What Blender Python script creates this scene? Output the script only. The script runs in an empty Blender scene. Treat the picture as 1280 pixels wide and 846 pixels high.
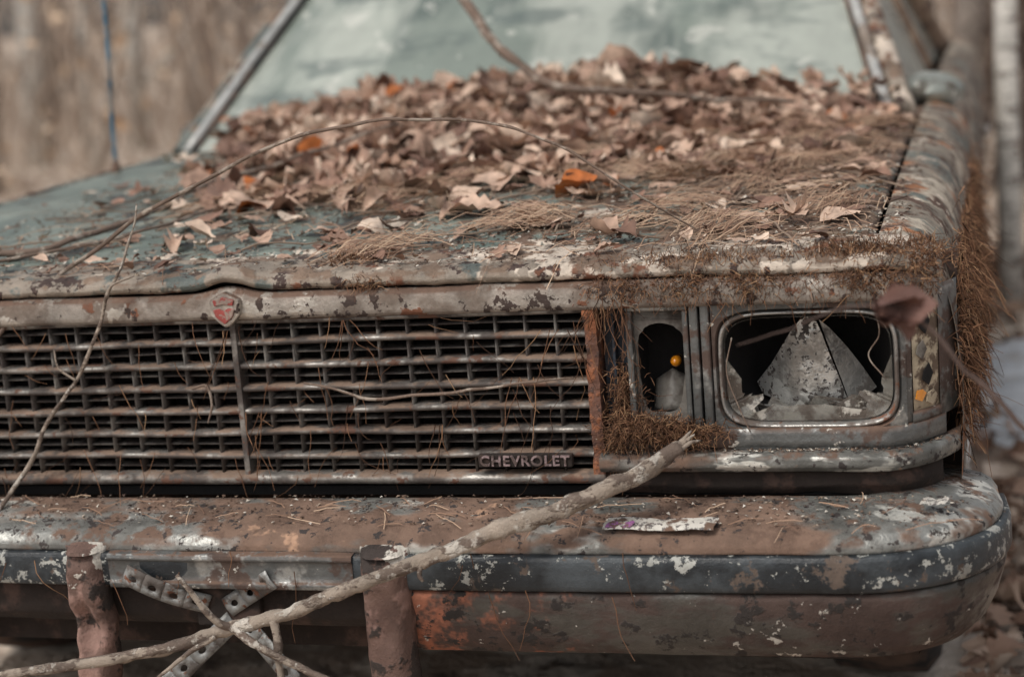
import bpy, math, random
import numpy as np
from mathutils import Vector, Matrix, noise as mn
random.seed(7); rng=np.random.default_rng(7)
S=bpy.context.scene
COL=S.collection
# ------------------------------------------------------------ helpers
def link(o,parent=None):
    COL.objects.link(o)
    if parent is not None: o.parent=parent
    return o
def empty(name):
    e=bpy.data.objects.new(name,None); COL.objects.link(e); return e
def mesh(name,V,F,mat,parent=None,smooth=False,bevel=0,sub=0,solid=0):
    me=bpy.data.meshes.new(name)
    me.from_pydata([tuple(map(float,v)) for v in V],[],[tuple(map(int,f)) for f in F]); me.update()
    if mat is not None: me.materials.append(mat)
    if smooth: me.polygons.foreach_set('use_smooth',[True]*len(me.polygons))
    o=bpy.data.objects.new(name,me); link(o,parent)
    if solid:
        m=o.modifiers.new('s','SOLIDIFY'); m.thickness=solid; m.offset=-1
    if bevel:
        m=o.modifiers.new('b','BEVEL'); m.width=bevel; m.segments=2; m.limit_method='ANGLE'
    if sub:
        m=o.modifiers.new('u','SUBSURF'); m.levels=sub; m.render_levels=sub
    return o
def bigmesh(name,V,F,mat,parent=None,smooth=False):
    V=np.asarray(V,dtype=np.float32); F=np.asarray(F,dtype=np.int32)
    me=bpy.data.meshes.new(name); k=F.shape[1]
    me.vertices.add(len(V)); me.vertices.foreach_set('co',V.ravel())
    me.loops.add(F.size); me.loops.foreach_set('vertex_index',F.ravel())
    me.polygons.add(len(F)); me.polygons.foreach_set('loop_start',np.arange(0,F.size,k,dtype=np.int32))
    me.polygons.foreach_set('loop_total',np.full(len(F),k,dtype=np.int32))
    if smooth: me.polygons.foreach_set('use_smooth',np.ones(len(F),dtype=bool))
    me.update(calc_edges=True); me.validate()
    me.materials.append(mat)
    o=bpy.data.objects.new(name,me); link(o,parent); return o
class Acc:
    def __init__(s): s.V=[]; s.F=[]; s.n=0
    def add(s,V,F):
        V=np.asarray(V,float); F=np.asarray(F,int)
        s.V.append(V); s.F.append(F+s.n); s.n+=len(V)
    def build(s,name,mat,parent=None,smooth=False):
        return bigmesh(name,np.vstack(s.V),np.vstack(s.F),mat,parent,smooth)
def boxvf(x0,x1,y0,y1,z0,z1):
    V=[(x0,y0,z0),(x1,y0,z0),(x1,y1,z0),(x0,y1,z0),(x0,y0,z1),(x1,y0,z1),(x1,y1,z1),(x0,y1,z1)]
    F=[(0,3,2,1),(4,5,6,7),(0,1,5,4),(1,2,6,5),(2,3,7,6),(3,0,4,7)]
    return V,F
def box(name,x0,x1,y0,y1,z0,z1,mat,parent=None,bevel=.001):
    V,F=boxvf(x0,x1,y0,y1,z0,z1); return mesh(name,V,F,mat,parent,bevel=bevel)
def grid(name,fn,nu,nv,mat,parent=None,smooth=True,solid=0,closed=False,flip=False):
    V=[fn(i/(nu-1),j/(nv-1)) for i in range(nu) for j in range(nv)]
    F=[(i*nv+j,(i+1)*nv+j,(i+1)*nv+j+1,i*nv+j+1) for i in range(nu-1) for j in range(nv-1)]
    if flip: F=[f[::-1] for f in F]
    return mesh(name,V,F,mat,parent,smooth=smooth,solid=solid)
def catmull(P,n):
    P=np.array(P,float); P=np.vstack([2*P[0]-P[1],P,2*P[-1]-P[-2]])
    out=[]
    for i in range(1,len(P)-2):
        for t in np.linspace(0,1,n,endpoint=False):
            a,b,c,d=P[i-1:i+3]
            out.append(.5*((2*b)+(-a+c)*t+(2*a-5*b+4*c-d)*t*t+(-a+3*b-3*c+d)*t**3))
    out.append(P[-2]); return np.array(out)
def tubevf(P,R,k=8,rough=0,seed=0):
    P=np.array(P,float); n=len(P); R=np.broadcast_to(np.array(R,float),(n,)) if np.ndim(R)<1 or len(R)==n else np.interp(np.linspace(0,1,n),np.linspace(0,1,len(R)),R)
    T=np.gradient(P,axis=0); T/=np.linalg.norm(T,axis=1)[:,None]+1e-9
    up=np.array([0.13,.21,.97]); V=[]
    for i in range(n):
        a=np.cross(T[i],up); 
        if np.linalg.norm(a)<.2: a=np.cross(T[i],[1,0,0])
        a/=np.linalg.norm(a); b=np.cross(a,T[i])
        for j in range(k):
            t=2*math.pi*j/k; r=R[i]
            if rough: r*=1+rough*mn.noise(Vector((P[i][0]*60+seed,P[i][1]*60+math.cos(t)*1.2,P[i][2]*60+math.sin(t)*1.2)))
            V.append(P[i]+r*(math.cos(t)*a+math.sin(t)*b))
    F=[(i*k+j,i*k+(j+1)%k,(i+1)*k+(j+1)%k,(i+1)*k+j) for i in range(n-1) for j in range(k)]
    V.append(P[0]);V.append(P[-1]); c0=n*k;c1=n*k+1
    for j in range(0,k,2):
        F.append((c0,(j+2)%k,(j+1)%k,j)); F.append((c1,(n-1)*k+j,(n-1)*k+(j+1)%k,(n-1)*k+(j+2)%k))
    return V,F
def wob(P,a,s=30,seed=0):
    P=np.array(P,float); 
    for i in range(len(P)):
        v=mn.noise_vector(Vector(P[i]*s)+Vector((seed,seed*2,0))); P[i]+=a*np.array(v)
    return P
# ------------------------------------------------------------ materials
def N(nt,t,**k):
    n=nt.nodes.new(t)
    for a,b in k.items(): setattr(n,a,b)
    return n
def M(name,base,layers=(),rough=.6,metal=0,bump=.35,bscale=60,var=.35,vscale=14,bdist=.004,coat=0,alpha=None,spec=.4):
    m=bpy.data.materials.new(name); m.use_nodes=True; nt=m.node_tree; L=nt.links
    p=nt.nodes['Principled BSDF']
    tc=N(nt,'ShaderNodeTexCoord')
    def noise(scale,det=4,st=None,seed=0,ro=.6):
        mp=N(nt,'ShaderNodeMapping'); mp.inputs['Location'].default_value=(seed*3.1,seed*1.7,seed*.9)
        if st: mp.inputs['Scale'].default_value=st
        L.new(tc.outputs['Object'],mp.inputs[0])
        n=N(nt,'ShaderNodeTexNoise'); n.inputs['Scale'].default_value=scale; n.inputs['Detail'].default_value=det; n.inputs['Roughness'].default_value=ro
        L.new(mp.outputs[0],n.inputs['Vector']); return n.outputs['Fac']
    def math_(op,a,b=None,c=None):
        n=N(nt,'ShaderNodeMath',operation=op)
        for i,v in enumerate((a,b,c)):
            if v is None: continue
            if isinstance(v,(int,float)): n.inputs[i].default_value=v
            else: L.new(v,n.inputs[i])
        return n.outputs[0]
    def mixc(f,a,b):
        n=N(nt,'ShaderNodeMix',data_type='RGBA'); L.new(f,n.inputs[0])
        for i,v in ((6,a),(7,b)):
            if isinstance(v,tuple): n.inputs[i].default_value=(*v,1)
            else: L.new(v,n.inputs[i])
        return n.outputs[2]
    def mixf(f,a,b):
        n=N(nt,'ShaderNodeMix',data_type='FLOAT'); L.new(f,n.inputs[0])
        for i,v in ((2,a),(3,b)):
            if isinstance(v,(int,float)): n.inputs[i].default_value=v
            else: L.new(v,n.inputs[i])
        return n.outputs[0]
    col=N(nt,'ShaderNodeRGB').outputs[0]; col.default_value=(*base,1)
    r=rough; me=metal; h=None; sd=sum(map(ord,name))%23
    for i,l in enumerate(layers):
        f=noise(l['s'],l.get('d',4.5),l.get('st'),sd+i*5+1,l.get('ro',.66))
        if 'b' in l:
            for ax,k,off in l['b']:
                sx=N(nt,'ShaderNodeSeparateXYZ'); L.new(tc.outputs['Object'],sx.inputs[0])
                f=math_('ADD',f,math_('MULTIPLY',math_('SUBTRACT',sx.outputs[ax],off),k))
        if 'cl' in l:
            f=math_('ADD',f,math_('MULTIPLY',math_('SUBTRACT',noise(l['cl'][0],2,None,sd+i+30,.5),.5),l['cl'][1]))
        mr=N(nt,'ShaderNodeMapRange',interpolation_type='SMOOTHSTEP')
        mr.inputs[1].default_value=l['t']-l.get('w',.02); mr.inputs[2].default_value=l['t']+l.get('w',.02)
        L.new(f,mr.inputs[0]); f=mr.outputs[0]
        if l.get('up'):
            g=N(nt,'ShaderNodeNewGeometry'); sx=N(nt,'ShaderNodeSeparateXYZ'); L.new(g.outputs['Normal'],sx.inputs[0])
            m2=N(nt,'ShaderNodeMapRange'); m2.inputs[1].default_value=.1; m2.inputs[2].default_value=.7; L.new(sx.outputs[2],m2.inputs[0])
            f=math_('MULTIPLY',f,m2.outputs[0])
        if 'o' in l: f=math_('MULTIPLY',f,l['o'])
        col=mixc(f,col,l['c']); r=mixf(f,r,l.get('r',.85)); me=mixf(f,me,l.get('m',0))
        if l.get('h',.3)!=0 and i>=len(layers)-3:
            hh=math_('MULTIPLY',f,l.get('h',.3)); h=hh if h is None else math_('ADD',h,hh)
    v=noise(vscale,5,None,3,.75); mr=N(nt,'ShaderNodeMapRange'); mr.inputs[1].default_value=.3;mr.inputs[2].default_value=.7
    mr.inputs[3].default_value=1-var; mr.inputs[4].default_value=1+var; L.new(v,mr.inputs[0])
    vm=N(nt,'ShaderNodeVectorMath',operation='SCALE'); L.new(col,vm.inputs[0]); L.new(mr.outputs[0],vm.inputs['Scale'])
    L.new(vm.outputs[0],p.inputs['Base Color'])
    for v_,k in ((r,'Roughness'),(me,'Metallic')):
        if isinstance(v_,(int,float)): p.inputs[k].default_value=v_
        else: L.new(v_,p.inputs[k])
    bn=noise(bscale,4,None,9,.75)
    if h is not None: bn=math_('ADD',bn,h)
    b=N(nt,'ShaderNodeBump'); b.inputs['Strength'].default_value=bump; b.inputs['Distance'].default_value=bdist; L.new(bn,b.inputs['Height']); L.new(b.outputs[0],p.inputs['Normal'])
    p.inputs['Specular IOR Level'].default_value=spec
    if coat: p.inputs['Coat Weight'].default_value=coat; p.inputs['Coat Roughness'].default_value=.15
    if alpha is not None: p.inputs['Alpha'].default_value=alpha
    return m
def Mramp(name,stops,rough=.8,var=.4,vscale=90,spec=.25,nobump=False):
    m=bpy.data.materials.new(name); m.use_nodes=True; nt=m.node_tree; L=nt.links; p=nt.nodes['Principled BSDF']
    g=N(nt,'ShaderNodeNewGeometry'); r=N(nt,'ShaderNodeValToRGB'); cr=r.color_ramp; cr.interpolation='LINEAR'
    while len(cr.elements)<len(stops): cr.elements.new(.5)
    for e,(t,c) in zip(cr.elements,stops): e.position=t; e.color=(*c,1)
    L.new(g.outputs['Random Per Island'],r.inputs[0])
    p.inputs['Roughness'].default_value=rough; p.inputs['Specular IOR Level'].default_value=spec
    if nobump:
        L.new(r.outputs[0],p.inputs['Base Color']); return m
    tc=N(nt,'ShaderNodeTexCoord'); n=N(nt,'ShaderNodeTexNoise'); n.inputs['Scale'].default_value=vscale; n.inputs['Detail'].default_value=3
    L.new(tc.outputs['Object'],n.inputs['Vector'])
    mr=N(nt,'ShaderNodeMapRange'); mr.inputs[1].default_value=.3;mr.inputs[2].default_value=.7;mr.inputs[3].default_value=1-var;mr.inputs[4].default_value=1+var
    L.new(n.outputs[0],mr.inputs[0]); vm=N(nt,'ShaderNodeVectorMath',operation='SCALE'); L.new(r.outputs[0],vm.inputs[0]); L.new(mr.outputs[0],vm.inputs['Scale'])
    L.new(vm.outputs[0],p.inputs['Base Color'])
    return m
DIRT=(.125,.077,.055); RUST=(.15,.064,.037); CREAM=(.54,.46,.38)
m_hood=M('hood_paint',(.110,.140,.122),[
  dict(c=(.20,.225,.195),s=3.2,t=.50,w=.12,r=.5,h=0),
  dict(c=(.045,.050,.047),s=8,t=.585,w=.03,r=.5,h=.1),
  dict(c=(.24,.125,.10),s=5,t=.64,w=.02,r=.8,o=.6,b=[(0,.12,.3)]),
  dict(c=CREAM,s=11,t=.60,w=.010,r=.85,h=.35,b=[(1,-.20,.25),(0,.09,.2)]),
  dict(c=(.215,.15,.105),s=6,t=.545,w=.05,r=.95,h=.3,b=[(1,.10,.40),(0,.19,.20)]),
  dict(c=(.125,.08,.057),s=24,t=.57,w=.04,r=.95,h=.4,b=[(0,.12,.05)])],rough=.36,bump=.5,bscale=55,var=.35)
m_nose=M('nose_paint_peeling',(.24,.20,.16),[
  dict(c=CREAM,s=10,t=.545,w=.012,h=.4,b=[(0,.16,.35)]),
  dict(c=(.095,.110,.10),s=7,t=.55,w=.02,r=.5,h=.2,b=[(0,-.14,0)]),
  dict(c=(.055,.035,.03),s=28,t=.575,w=.02,h=.3),
  dict(c=RUST,s=15,t=.60,w=.03,h=.3),
  dict(c=(.17,.118,.085),s=18,t=.55,w=.05,h=.4,up=True)],bump=.7,bscale=80,var=.4)
m_trim=M('trim_corroded',(.29,.255,.22),[
  dict(c=(.15,.118,.095),s=10,t=.51,w=.08,r=.8),
  dict(c=(.44,.40,.35),s=14,t=.60,w=.02,r=.35,m=.6),
  dict(c=RUST,s=22,t=.615,w=.02,h=.4),
  dict(c=(.045,.03,.025),s=36,t=.585,w=.02,h=.2),
  dict(c=DIRT,s=26,t=.46,w=.05,up=True,h=.4)],rough=.5,metal=.35,bump=.5,bscale=90)
m_grille=M('grille_bars_dull_chrome',(.25,.235,.215),[
  dict(c=(.075,.062,.055),s=16,t=.48,w=.08,r=.7,m=.2),
  dict(c=(.11,.056,.038),s=24,t=.585,w=.03,h=.3),
  dict(c=(.19,.13,.095),s=14,t=.50,w=.06,up=True,h=.4)],rough=.34,metal=.6,bump=.35,bscale=120)
m_grilled=M('grille_fins_dark',(.095,.085,.077),[dict(c=(.042,.032,.028),s=18,t=.5,w=.08,r=.8),dict(c=(.18,.165,.148),s=24,t=.57,w=.04,m=.4)],rough=.45,metal=.4,bump=.3,bscale=120)
m_orust=M('orange_rust',(.14,.07,.05),[dict(c=(.30,.115,.055),s=26,t=.52,w=.05),dict(c=(.07,.042,.034),s=30,t=.55,w=.03),dict(c=CREAM,s=40,t=.66,w=.02)],rough=.9,bump=.8,bscale=120)
m_bump=M('bumper_chrome_weathered',(.28,.28,.26),[
  dict(c=(.12,.118,.108),s=8,t=.49,w=.07,r=.6,m=.3),
  dict(c=(.60,.59,.54),s=11,t=.60,w=.015,r=.4,m=.5,h=.2,st=(.4,1,1),b=[(0,.08,.4)]),  # pale chrome patches, denser to the right to paint in a highlight
  dict(c=(.165,.105,.076),s=7,t=.515,w=.04,r=.9,h=.3,st=(.5,1,1)),
  dict(c=(.36,.22,.145),s=12,t=.655,w=.03,h=.3),
  dict(c=DIRT,s=20,t=.55,w=.05,h=.4,up=True),
  dict(c=(.04,.032,.03),s=55,t=.595,w=.03,h=.2)],rough=.34,metal=.55,bump=.5,bscale=80)
m_bumplow=M('bumper_lower_face',(.085,.080,.072),[
  dict(c=(.22,.22,.205),s=6,t=.575,w=.06,r=.4,m=.5,st=(.4,1,2)),
  dict(c=(.065,.043,.036),s=9,t=.49,w=.06,h=.2,st=(.6,1,1.5)),
  dict(c=(.38,.14,.08),s=13,t=.575,w=.06,h=.3,b=[(0,-.55,.42)],o=.85),
  dict(c=(.50,.47,.42),s=40,t=.655,w=.012,h=.3,cl=(4,.25)),
  dict(c=(.03,.025,.023),s=30,t=.59,w=.03)],rough=.40,metal=.35,bump=.5,bscale=70)
m_rubber=M('bumper_rub_strip',(.015,.018,.021),[
  dict(c=(.048,.056,.062),s=7,t=.52,w=.07,r=.5),
  dict(c=(.36,.36,.33),s=42,t=.60,w=.02,h=-.4,r=.6,b=[(0,.03,.4)],cl=(5,.45),ro=.75),
  dict(c=(.10,.075,.06),s=26,t=.61,w=.03,h=-.2)],rough=.40,bump=.4,bscale=90)
m_guard=M('bumper_guard_rusty',(.13,.078,.062),[
  dict(c=(.27,.165,.135),s=14,t=.53,w=.05),
  dict(c=(.52,.48,.42),s=20,t=.58,w=.015,h=.3,b=[(2,2.8,.44)]),
  dict(c=(.04,.03,.026),s=18,t=.56,w=.03)],rough=.8,bump=.8,bscale=80)
m_bez=M('bezel_grey_metal',(.125,.128,.125),[
  dict(c=(.30,.30,.285),s=12,t=.57,w=.04,r=.35,m=.6),
  dict(c=(.075,.05,.04),s=16,t=.54,w=.04),
  dict(c=DIRT,s=26,t=.46,w=.05,up=True,h=.4),
  dict(c=(.46,.43,.38),s=45,t=.65,w=.02)],rough=.36,metal=.45,bump=.35,bscale=100)
m_chrome=M('lamp_ring_chrome',(.35,.34,.32),[dict(c=(.12,.095,.08),s=25,t=.53,w=.05),dict(c=RUST,s=40,t=.61,w=.02)],rough=.3,metal=.75,bump=.25,bscale=120)
m_mirror=M('mirror_shell_grey',(.26,.275,.25),[dict(c=(.10,.09,.075),s=18,t=.50,w=.04),dict(c=(.5,.5,.46),s=26,t=.58,w=.03)],rough=.4,metal=.3)
m_ptrim=M('windshield_trim_bright',(.48,.475,.45),[dict(c=(.20,.16,.13),s=12,t=.56,w=.04)],rough=.35,metal=.4)
m_blue=M('pocket_dark_blue_paint',(.022,.030,.042),[dict(c=DIRT,s=22,t=.60,w=.04)],rough=.5,bump=.3)
m_side=M('fender_paint_rusting',(.20,.17,.135),[
  dict(c=(.40,.345,.275),s=7,t=.53,w=.03,h=.3),
  dict(c=(.10,.11,.095),s=6,t=.55,w=.03,r=.5),
  dict(c=(.29,.125,.058),s=11,t=.59,w=.05,h=.3),
  dict(c=(.085,.048,.034),s=17,t=.54,w=.05,h=.4),
  dict(c=CREAM,s=24,t=.62,w=.015,h=.3)],bump=.9,bscale=60,bdist=.006,rough=.8)
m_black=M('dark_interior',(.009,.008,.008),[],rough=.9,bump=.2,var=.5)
m_under=M('dark_rusty_steel',(.024,.017,.014),[dict(c=(.06,.036,.028),s=14,t=.55,w=.06)],rough=.9,bump=.5)
m_glass=M('dusty_windshield_glass',(.185,.215,.185),[
  dict(c=(.07,.095,.085),s=2.6,t=.54,w=.07,r=.18,h=0,st=(1,.6,.6)),
  dict(c=(.40,.42,.37),s=2.6,t=.51,w=.08,r=.5,h=0,st=(1,.35,.5),o=.75),
  dict(c=(.10,.125,.115),s=5,t=.58,w=.05,r=.3,h=0,st=(.5,1,1.5),o=.7),
  dict(c=(.50,.50,.45),s=12,t=.62,w=.03,r=.7,h=0,o=.6)],rough=.18,bump=.06,bscale=6,var=.15,vscale=5,coat=.5)
m_chipglass=M('broken_lens_glass',(.22,.21,.185),[dict(c=(.085,.068,.055),s=24,t=.50,w=.06),dict(c=(.46,.43,.38),s=34,t=.61,w=.03)],rough=.15,bump=.3,bscale=60,alpha=.62,coat=.6)
m_reflector=M('reflector_corroded_silver',(.62,.615,.585),[
  dict(c=(.30,.29,.27),s=20,t=.51,w=.07,m=.6,r=.35),
  dict(c=(.05,.042,.038),s=130,t=.56,w=.02,cl=(16,.45)),
  dict(c=(.10,.088,.08),s=60,t=.60,w=.02)],rough=.28,metal=.6,bump=.4,bscale=60,var=.3)
m_refl2=M('reflector_back_grey',(.30,.295,.28),[dict(c=(.11,.10,.09),s=24,t=.50,w=.05)],rough=.35,metal=.5)
m_smoke=M('park_lens_grey_plastic',(.19,.175,.155),[dict(c=(.08,.065,.055),s=16,t=.52,w=.08)],rough=.35,bump=.3)
m_amber=M('amber_bulb',(.70,.25,.015),[],rough=.08,bump=.05,var=.1,coat=1)
m_beige=M('side_marker_faded_plastic',(.42,.35,.25),[dict(c=(.12,.085,.06),s=30,t=.53,w=.04)],rough=.5)
m_emblem=M('emblem_red_enamel',(.25,.05,.042),[dict(c=(.24,.18,.15),s=90,t=.54,w=.03)],rough=.5)
m_badge=M('badge_faded_mauve',(.32,.235,.235),[dict(c=(.10,.07,.062),s=70,t=.50,w=.04)],rough=.5,metal=.3)
m_strap=M('galvanised_strap',(.26,.26,.25),[dict(c=(.10,.085,.075),s=24,t=.51,w=.05),dict(c=RUST,s=50,t=.60,w=.02)],rough=.5,metal=.4)
m_tire=M('tyre_rubber',(.025,.024,.023),[dict(c=DIRT,s=10,t=.5,w=.1)],rough=.9)
m_bark=M('branch_bark',(.28,.23,.185),[dict(c=(.125,.092,.073),s=40,t=.52,w=.04,h=.5,st=(.5,1,1)),dict(c=(.42,.38,.33),s=25,t=.59,w=.03)],rough=.9,bump=1,bscale=150,bdist=.003)
m_twig=M('twig_bark',(.15,.105,.08),[dict(c=(.30,.25,.205),s=30,t=.55,w=.04)],rough=.85,bump=.5,bscale=200)
m_dtwig=M('sapling_bark',(.09,.06,.05),[],rough=.85,bump=.5,bscale=200)
m_moss=Mramp('dead_moss_fibres',[(0,(.045,.024,.016)),(.45,(.15,.075,.043)),(.8,(.26,.135,.075)),(1,(.40,.25,.14))],rough=.95,nobump=True)
m_leaf=Mramp('dry_leaves',[(0,(.11,.060,.044)),(.25,(.24,.14,.10)),(.55,(.41,.275,.205)),(.85,(.58,.43,.33)),(.972,(.64,.53,.43)),(.988,(.36,.11,.03)),(1,(.42,.13,.035))],rough=.6,var=.3,vscale=60)
m_dleaf=M('dead_leaf_dark',(.13,.065,.05),[],rough=.7)
m_leafg=Mramp('ground_leaves',[(0,(.10,.062,.042)),(.3,(.27,.16,.11)),(.7,(.44,.31,.23)),(1,(.60,.48,.38))],rough=.75,nobump=True)
m_needle=Mramp('pine_needles',[(0,(.14,.080,.055)),(.5,(.31,.19,.125)),(1,(.50,.36,.25))],rough=.7,nobump=True)
m_crumb=Mramp('dirt_and_paint_flakes',[(0,(.045,.03,.025)),(.6,(.15,.098,.07)),(.82,(.30,.23,.17)),(.86,(.48,.43,.36)),(1,(.64,.60,.53))],rough=.9,nobump=True)
m_ground=M('leaf_litter_ground',(.46,.365,.285),[dict(c=(.30,.215,.16),s=1.6,t=.53,w=.1),dict(c=(.60,.51,.42),s=3,t=.55,w=.05),dict(c=(.14,.095,.07),s=8,t=.61,w=.04)],rough=.95,bump=.8,bscale=12,bdist=.03,vscale=5)
m_trunk=Mramp('tree_bark',[(0,(.09,.068,.055)),(.4,(.19,.15,.125)),(.75,(.33,.285,.245)),(1,(.55,.50,.44))],rough=.95,var=.35,vscale=6)
m_birch=M('birch_bark',(.56,.53,.48),[dict(c=(.20,.17,.15),s=14,t=.56,w=.04,st=(1,1,2.5))],rough=.8)
m_brush=Mramp('brush_twigs',[(0,(.15,.105,.08)),(.5,(.38,.285,.22)),(1,(.60,.50,.41))],rough=.9,nobump=True)
m_brushd=Mramp('dark_shrub_stems',[(0,(.05,.034,.028)),(.6,(.14,.095,.075)),(1,(.34,.27,.22))],rough=.9,nobump=True)
m_stick=Mramp('litter_twigs',[(0,(.09,.06,.045)),(1,(.32,.24,.18))],rough=.9,nobump=True)
m_snow=M('old_snow',(.62,.64,.66),[dict(c=(.42,.38,.34),s=9,t=.60,w=.05)],rough=.8,bump=.4,bscale=10)
m_label=M('label_sticker',(.50,.47,.42),[dict(c=(.12,.105,.10),s=120,t=.55,w=.02,st=(1,1,.4)),dict(c=DIRT,s=30,t=.55,w=.04)],rough=.6)
m_labelp=M('label_purple',(.28,.11,.27),[dict(c=DIRT,s=60,t=.56,w=.04)],rough=.6)

# ------------------------------------------------------------ surfaces
def zH(x,y):
    x=np.asarray(x,float); y=np.asarray(y,float)
    t=np.clip(y/1.45,0,1)
    z=.800+.052*t**.85+.016*(1-(x/.85)**2)*np.clip(t*3,0.15,1)
    z=z+.010*np.exp(-((np.abs(x)-.30)/.10)**2)*np.clip(t*1.5,0,1)*0.6
    z=z+.007*np.exp(-(x/.035)**2)*np.exp(-np.clip(y,0,9)/.6)
    return z
def zHood(x,y):
    r=float(zH(x,y)); r+=.0026*mn.noise(Vector((x*7,y*7,3)))
    return r
_cx=[-.80,-.66,-.48,-.31,-.1,.2,.40,.565,.70,.8]; _ch=[0,.010,.066,.102,.094,.116,.088,.054,.018,0]
def ystart(x): return np.interp(x,[-.8,-.55,-.40,-.25,0,.2,.5,.7,.8],[1.38,1.30,1.05,.66,.74,.82,.88,.95,1.15])+.05*np.sin(np.asarray(x)*17)
def pile(x,y):
    hc=np.interp(x,_cx,_ch)
    y0=ystart(x)
    return hc*np.clip((y-y0)/(1.42-y0),0,1)**1.1
def yf(x):
    a=max(0,abs(x)-.835)/.085
    return .10*a*a
def zLedge(y): return np.interp(-.02-np.asarray(y),[0,.03,.085,.105],[.505,.503,.492,.480])

car=empty('derelict_car')
P=car
def hoodfn(u,v):
    x=-.822+1.644*u; y=.116+1.345*v
    z=zHood(x,y)
    e=min(1,(.822-abs(x))/.008,(y-.116)/.008)
    z-=.007*(1-max(0,e))**2
    return (x,y,z)
grid('hood',hoodfn,150,130,m_hood,P,solid=.006)
box('engine_bay_floor',-.83,.83,.13,1.5,.55,.56,m_black,P)
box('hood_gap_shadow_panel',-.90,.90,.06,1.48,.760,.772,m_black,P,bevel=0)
prof=[(.002,.776),(-.004,.779),(-.0065,.784),(-.004,.790),(.006,.796),(.02,.799),(.06,.8035),(.104,.8065),(.109,.8045),(.111,.797),(.111,.775)]
NX=300
def nosefn(u,v):
    x=-.905+1.81*u; i=v*(len(prof)-1); k=min(int(i),len(prof)-2); f=i-k
    y=prof[k][0]*(1-f)+prof[k+1][0]*f; z=prof[k][1]*(1-f)+prof[k+1][1]*f
    a=max(0,abs(x)-.845)/.06; 
    y2=y+yf(x)*(1-min(1,max(0,y)/.11)) ; z-=.022*a*a
    pk=math.exp(-(abs(x)/.034)**2.4)*max(0,1-max(0,y)/.1)
    z+=.013*pk; y2-=.006*pk
    w=mn.noise(Vector((x*9,y*20,1)))*.0026+mn.noise(Vector((x*55,y*60,7)))*.0014
    return (x,y2+w*.5,z+w+.004*math.cos(x*1.6))
grid('nose_panel',nosefn,NX,len(prof)*3-2,m_nose,P)
prof2=[(.004,.742),(-.010,.7435),(-.0135,.748),(-.0125,.764),(-.0105,.772),(-.004,.7765),(.004,.778)]
def trimfn(u,v):
    x=-.90+1.80*u; i=v*(len(prof2)-1); k=min(int(i),len(prof2)-2); f=i-k
    y=prof2[k][0]*(1-f)+prof2[k+1][0]*f; z=prof2[k][1]*(1-f)+prof2[k+1][1]*f
    a=max(0,abs(x)-.845)/.06; z-=.02*a*a
    pk=math.exp(-(abs(x)/.032)**2.4)*v
    w=mn.noise(Vector((x*12,z*20,4)))*.0018
    return (x,y+yf(x)+w-.004*pk,z+.008*pk+w)
grid('header_trim',trimfn,200,19,m_trim,P)
# grille
g=Acc(); g2=Acc()
gx0,gx1,gz0,gz1=-.475,.475,.527,.742
npitch=14; dz=(gz1-gz0)/npitch
for i in range(npitch+1):
    z=gz0+i*dz; thick=(i%2==0); h=.0040 if thick else .0017; yy=-.004 if thick else .008
    segs=46; sag=(random.random()-.5)*.003
    for sx in range(segs):
        xa=gx0+(gx1-gx0)*sx/segs; xb=gx0+(gx1-gx0)*(sx+1)/segs
        def ww(x): return mn.noise(Vector((x*5,i*3.3,0)))*.0032+sag*math.sin((x-gx0)*3.3)
        za,zb=z+ww(xa),z+ww(xb)
        cs=[(yy+.028,-h),(yy+.004,-h),(yy,-h*.45),(yy,h*.45),(yy+.004,h),(yy+.028,h)]
        V=[(xa,a,za+b) for a,b in cs]+[(xb,a,zb+b) for a,b in cs]
        F=[(j,j+6,j+7,j+1) for j in range(5)]
        (g if thick else g2).add(V,F)
nf=24
for j in range(nf+1):
    x=gx0+(gx1-gx0)*j/nf
    if abs(x)<.006: continue
    V,F=boxvf(x-.0012,x+.0012,.002,.032,gz0,gz1); 
    V=[(a+mn.noise(Vector((j*2.1,c*8,0)))*.003,b,c) for a,b,c in V]; g2.add(V,F)
g.build('grille_main_bars',m_grille,P); g2.build('grille_fins',m_grilled,P)
box('grille_centre_divider',-.0040,.0040,-.007,.02,gz0-.004,gz1,m_grille,P,.001)
def railfn(u,v):
    x=-.49+.98*u; pr=[(.01,.535),(-.008,.533),(-.012,.528),(-.010,.521),(.012,.518)]
    i=v*4;k=min(int(i),3);f=i-k
    w=mn.noise(Vector((x*10,2,2)))*.0016
    return (x,pr[k][0]*(1-f)+pr[k+1][0]*f,pr[k][1]*(1-f)+pr[k+1][1]*f+w)
grid('grille_bottom_rail',railfn,100,9,m_grille,P,flip=True)
for sx in (-1,1):
    xx=sorted((sx*.475,sx*.490)); 
    nseg=40; V=[];F=[]
    for k in range(nseg+1):
        z=.519+(.745-.519)*k/nseg; w=mn.noise(Vector((z*40,sx,3)))*.0025+mn.noise(Vector((z*130,sx,3)))*.0012
        V+=[(xx[0]+w*.5,.03,z),(xx[0]+w,-.008+w,z),(xx[1]+w,-.008+w,z),(xx[1]+w*.5,.05,z)]
    for k in range(nseg):
        for q in range(3): F.append((k*4+q,k*4+q+1,k*4+5+q,k*4+4+q))
    mesh('grille_end_post',V,F,m_orust,P,smooth=False)
box('radiator_core',-.48,.48,.13,.15,.48,.775,m_black,P)
box('radiator_support',-.92,.92,.16,.18,.30,.775,m_under,P)
box('front_splash_pan',-.84,.84,.012,.16,.500,.512,m_black,P,bevel=0)
for k in range(3): box('radiator_brace',-.47+.31*k,-.455+.31*k,.08,.095,.51,.77,m_under,P)
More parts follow.
